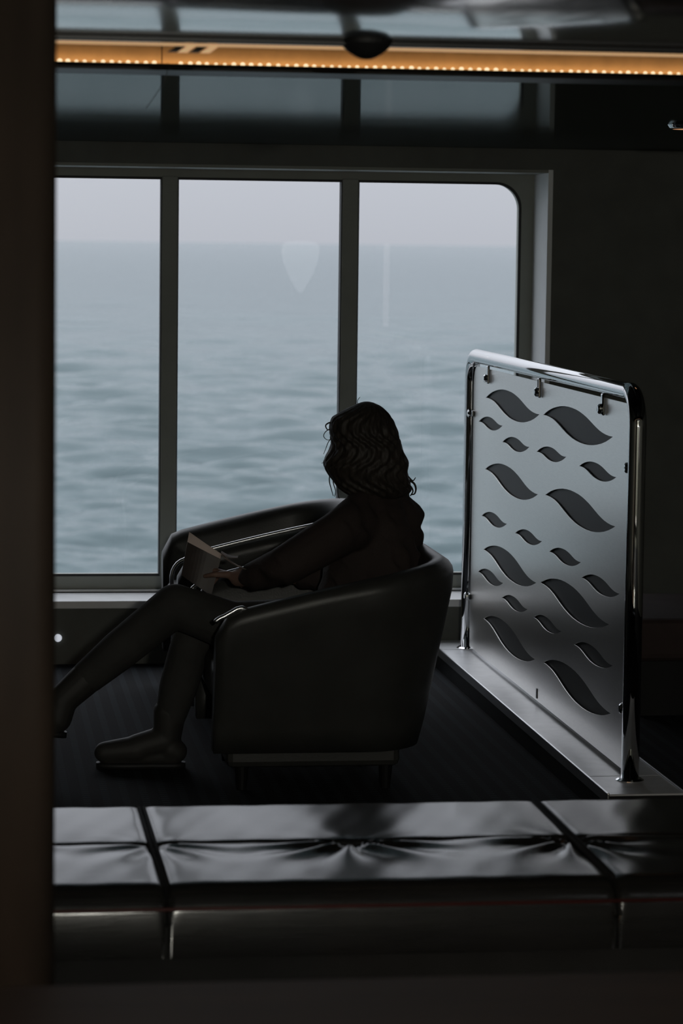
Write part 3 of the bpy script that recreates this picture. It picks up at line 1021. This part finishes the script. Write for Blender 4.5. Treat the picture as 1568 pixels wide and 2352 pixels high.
strand([(1.362, YS, 0.915), (1.380, YS, 0.900), (1.388, YS, 0.885), (1.380, YS, 0.870)], 0.004)
strand([(1.355, YS, 0.90), (1.372, YS, 0.885), (1.376, YS, 0.868), (1.380, YS, 0.862)], 0.003)
strand([(1.355, YS, 0.97), (1.366, YS, 0.95), (1.372, YS, 0.93), (1.37, YS, 0.91)], 0.003)
strand([(1.215, YS, 1.145), (1.210, YS, 1.165), (1.218, YS, 1.178)], 0.0015)

# --- magazine in the reader's hands
bk = empty('magazine', (0.79, 8.62, 0.62))
tag(bk, 'open magazine with curled pages held above the knees of the reader', 'magazine')
bpy.context.view_layer.update()
def page(name, a, b, c, d, sag, m, th=0.0015, n=10):
    """curved sheet: a-b top edge, d-c bottom edge"""
    a, b, c, d = map(Vector, (a, b, c, d))
    nrm = (b - a).cross(d - a).normalized()
    g0 = []
    for i in range(n + 1):
        u = i / n
        for j in range(5):
            v = j / 4
            p = (a * (1 - u) + b * u) * (1 - v) + (d * (1 - u) + c * u) * v + nrm * sag * math.sin(PI * u)
            g0.append(p)
    bm = bmesh.new()
    f_ = [bm.verts.new(p + nrm * th) for p in g0]
    k_ = [bm.verts.new(p - nrm * th) for p in g0]
    for i in range(n):
        for j in range(4):
            q = (i * 5 + j, i * 5 + j + 1, (i + 1) * 5 + j + 1, (i + 1) * 5 + j)
            bm.faces.new([f_[t] for t in q])
            bm.faces.new([k_[t] for t in q[::-1]])
    rim = [(i * 5, (i + 1) * 5) for i in range(n)] + [((i + 1) * 5 + 4, i * 5 + 4) for i in range(n)] + [(j + 1, j) for j in range(4)] + [(n * 5 + j, n * 5 + j + 1) for j in range(4)]
    for p_, q_ in rim:
        bm.faces.new((f_[p_], f_[q_], k_[q_], k_[p_]))
    return child(link(name, bm_mesh(bm), m, smooth=False), bk)
A = (0.696, 8.60, 0.752); S1 = (0.797, 8.60, 0.683); S2 = (0.765, 8.585, 0.560); B2 = (0.672, 8.585, 0.625)
page('left_page', A, S1, S2, B2, 0.008, M['paper'])
page('cover', (0.690, 8.590, 0.722), (0.794, 8.592, 0.668), (0.764, 8.578, 0.555), (0.670, 8.578, 0.620), 0.008, M['cover'], 0.001)
page('right_page', S1, (0.907, 8.60, 0.630), (0.893, 8.47, 0.643), (0.785, 8.47, 0.694), 0.010, M['paper'])
page('loose_page', (0.797, 8.605, 0.692), (0.850, 8.605, 0.676), (0.838, 8.50, 0.682), (0.786, 8.50, 0.698), 0.006, M['paper'], 0.0008)

# --- upholstered bench in front
bench = empty('bench', (0.8, 5.80, 0))
tag(bench, 'long dark leather bench with piped seams and tufted creases crossing the foreground', 'bench')
bpy.context.view_layer.update()
BX = [-1.43, -0.510, 0.398, 1.306, 2.214]
BYF, BYM, BYN, BZ = 6.210, 5.814, 5.387, 0.38
tufts = [(0.398, 5.806, 0.35), (0.820, 5.790, 1.0), (1.286, 5.772, 0.9), (-0.05, 5.79, 0.8), (1.75, 5.79, 0.9)]
def cushion(xa, xb, ya, yb, front):
    nx, ny = 110, 46
    gx = np.linspace(0, 1, nx)
    gy = np.linspace(0, 1, ny)
    U, V = np.meshgrid(gx, gy, indexing='ij')
    X = xa + 0.003 + U * (xb - xa - 0.006)
    Y = ya + 0.002 + V * (yb - ya - 0.004)
    Z = np.full_like(X, BZ)
    ex = np.minimum(U, 1 - U) * (xb - xa)
    ey = np.minimum(V, 1 - V) * (yb - ya)
    Z -= 0.008 * np.exp(-ex / 0.006) + 0.005 * np.exp(-ey / 0.004)
    Z += 0.0012 * np.sin(PI * V) * np.clip(ex / 0.1, 0, 1)
    if front:
        dn = (Y - ya)
        Z -= np.where(dn < 0.06, 0.06 - np.sqrt(np.maximum(0.06 ** 2 - (0.06 - dn) ** 2, 0)), 0)
    for tx, ty, s_ in tufts:
        dx, dy = X - tx, Y - ty
        r = np.hypot(dx, dy) + 1e-4
        th = np.arctan2(dy, dx)
        Z -= s_ * (0.014 if front else 0.006) * np.exp(-(r / 0.035) ** 2)
        amp = (0.009 if front else 0.0006) * s_ * np.exp(-(r / 0.16) ** 2) * np.clip(r / 0.05, 0, 1)
        Z += amp * np.cos(9 * th + 1.3 * np.sin(2 * th + tx * 7) + tx * 3)
    Z += 0.0005 * np.sin(X * 37 + Y * 5) + 0.0002 * np.sin(X * 71 - Y * 30)
    top_ = np.stack([X, Y, Z], -1)
    # walls down to the base, as extra rows
    b0 = top_[:, :1].copy(); b0[..., 2] = 0.24
    b1 = top_[:, -1:].copy(); b1[..., 2] = 0.24
    G = np.concatenate([b0, top_, b1], 1)
    a0 = G[:1].copy(); a0[..., 2] = 0.24
    a1 = G[-1:].copy(); a1[..., 2] = 0.24
    G = np.concatenate([a0, G, a1], 0)
    return grid_mesh(G)
for i in range(len(BX) - 1):
    child(link('seat_pad', cushion(BX[i], BX[i + 1], BYN, BYM, True), M['bench'], smooth=True), bench)
    child(link('seat_pad', cushion(BX[i], BX[i + 1], BYM, BYF, False), M['bench'], smooth=True), bench)
for xx in BX[1:-1]:
    for dx in (-0.0055, 0.0055):
        child(link('piping', tube_mesh([(xx + dx, BYF - .004, BZ - .004), (xx + dx, BYM + .01, BZ - .003), (xx + dx, BYM - .01, BZ - .003), (xx + dx, BYN + .07, BZ - .004), (xx + dx, BYN + .02, BZ - .028), (xx + dx, BYN - .002, BZ - .07)], 0.0045, 8), M['piping'], smooth=True), bench)
child(link('piping', tube_mesh([(BX[0], BYF, BZ - .012), (BX[-1], BYF, BZ - .012)], 0.006, 8), M['piping'], smooth=True), bench)
child(link('front_piping', tube_mesh([(BX[0], BYN + .004, BZ - .042), (BX[-1], BYN + .004, BZ - .042)], 0.004, 8), M['redpipe'], smooth=True), bench)
for tx, ty, s_ in tufts:
    child(link('button', lathe_mesh([(0, 0.004), (0.008, 0.003), (0.012, 0), (0, 0)], 16), M['piping'], loc=(tx, ty, BZ - 0.016)), bench)
child(box('base', BX[0], BX[-1], BYN + 0.02, BYF - 0.02, 0.06, 0.30, M['piping'], bev=0.01), bench)
for lx in (-1.2, 0.4, 1.95):
    for ly in (5.48, 6.12):
        child(link('leg', lathe_mesh([(0, 0), (0.02, 0), (0.025, 0.062), (0, 0.062)], 14), M['dark_metal'], loc=(lx, ly, 0)), bench)

# --- brown table at the bottom of the view
tab = empty('table', (0.9, 3.35, 0))
tag(tab, 'dark brown wooden table top along the bottom edge, nearest to the viewer', 'table')
bpy.context.view_layer.update()
child(box('table_top', 0.0, 2.2, 2.75, 3.811, 0.585, 0.62, M['wood'], bev=0.008), tab)
child(box('apron', 0.10, 2.1, 2.85, 3.71, 0.53, 0.585, M['wood']), tab)
for lx in (0.16, 2.04):
    for ly in (2.91, 3.65):
        child(box('leg', lx - .03, lx + .03, ly - .03, ly + .03, 0, 0.53, M['wood'], bev=0.004), tab)

# --- maroon bench beyond the screen
rb = empty('low_bench', (3.1, 9.9, 0))
tag(rb, 'low maroon upholstered bench in the dark behind the steel screen', 'bench')
bpy.context.view_layer.update()
child(box('seat', 2.30, 3.9, 9.45, 10.2, 0.20, 0.352, M['maroon'], bev=0.03, seg=3), rb)
child(box('base', 2.36, 3.84, 9.52, 10.14, 0.0, 0.21, M['dark_metal']), rb)
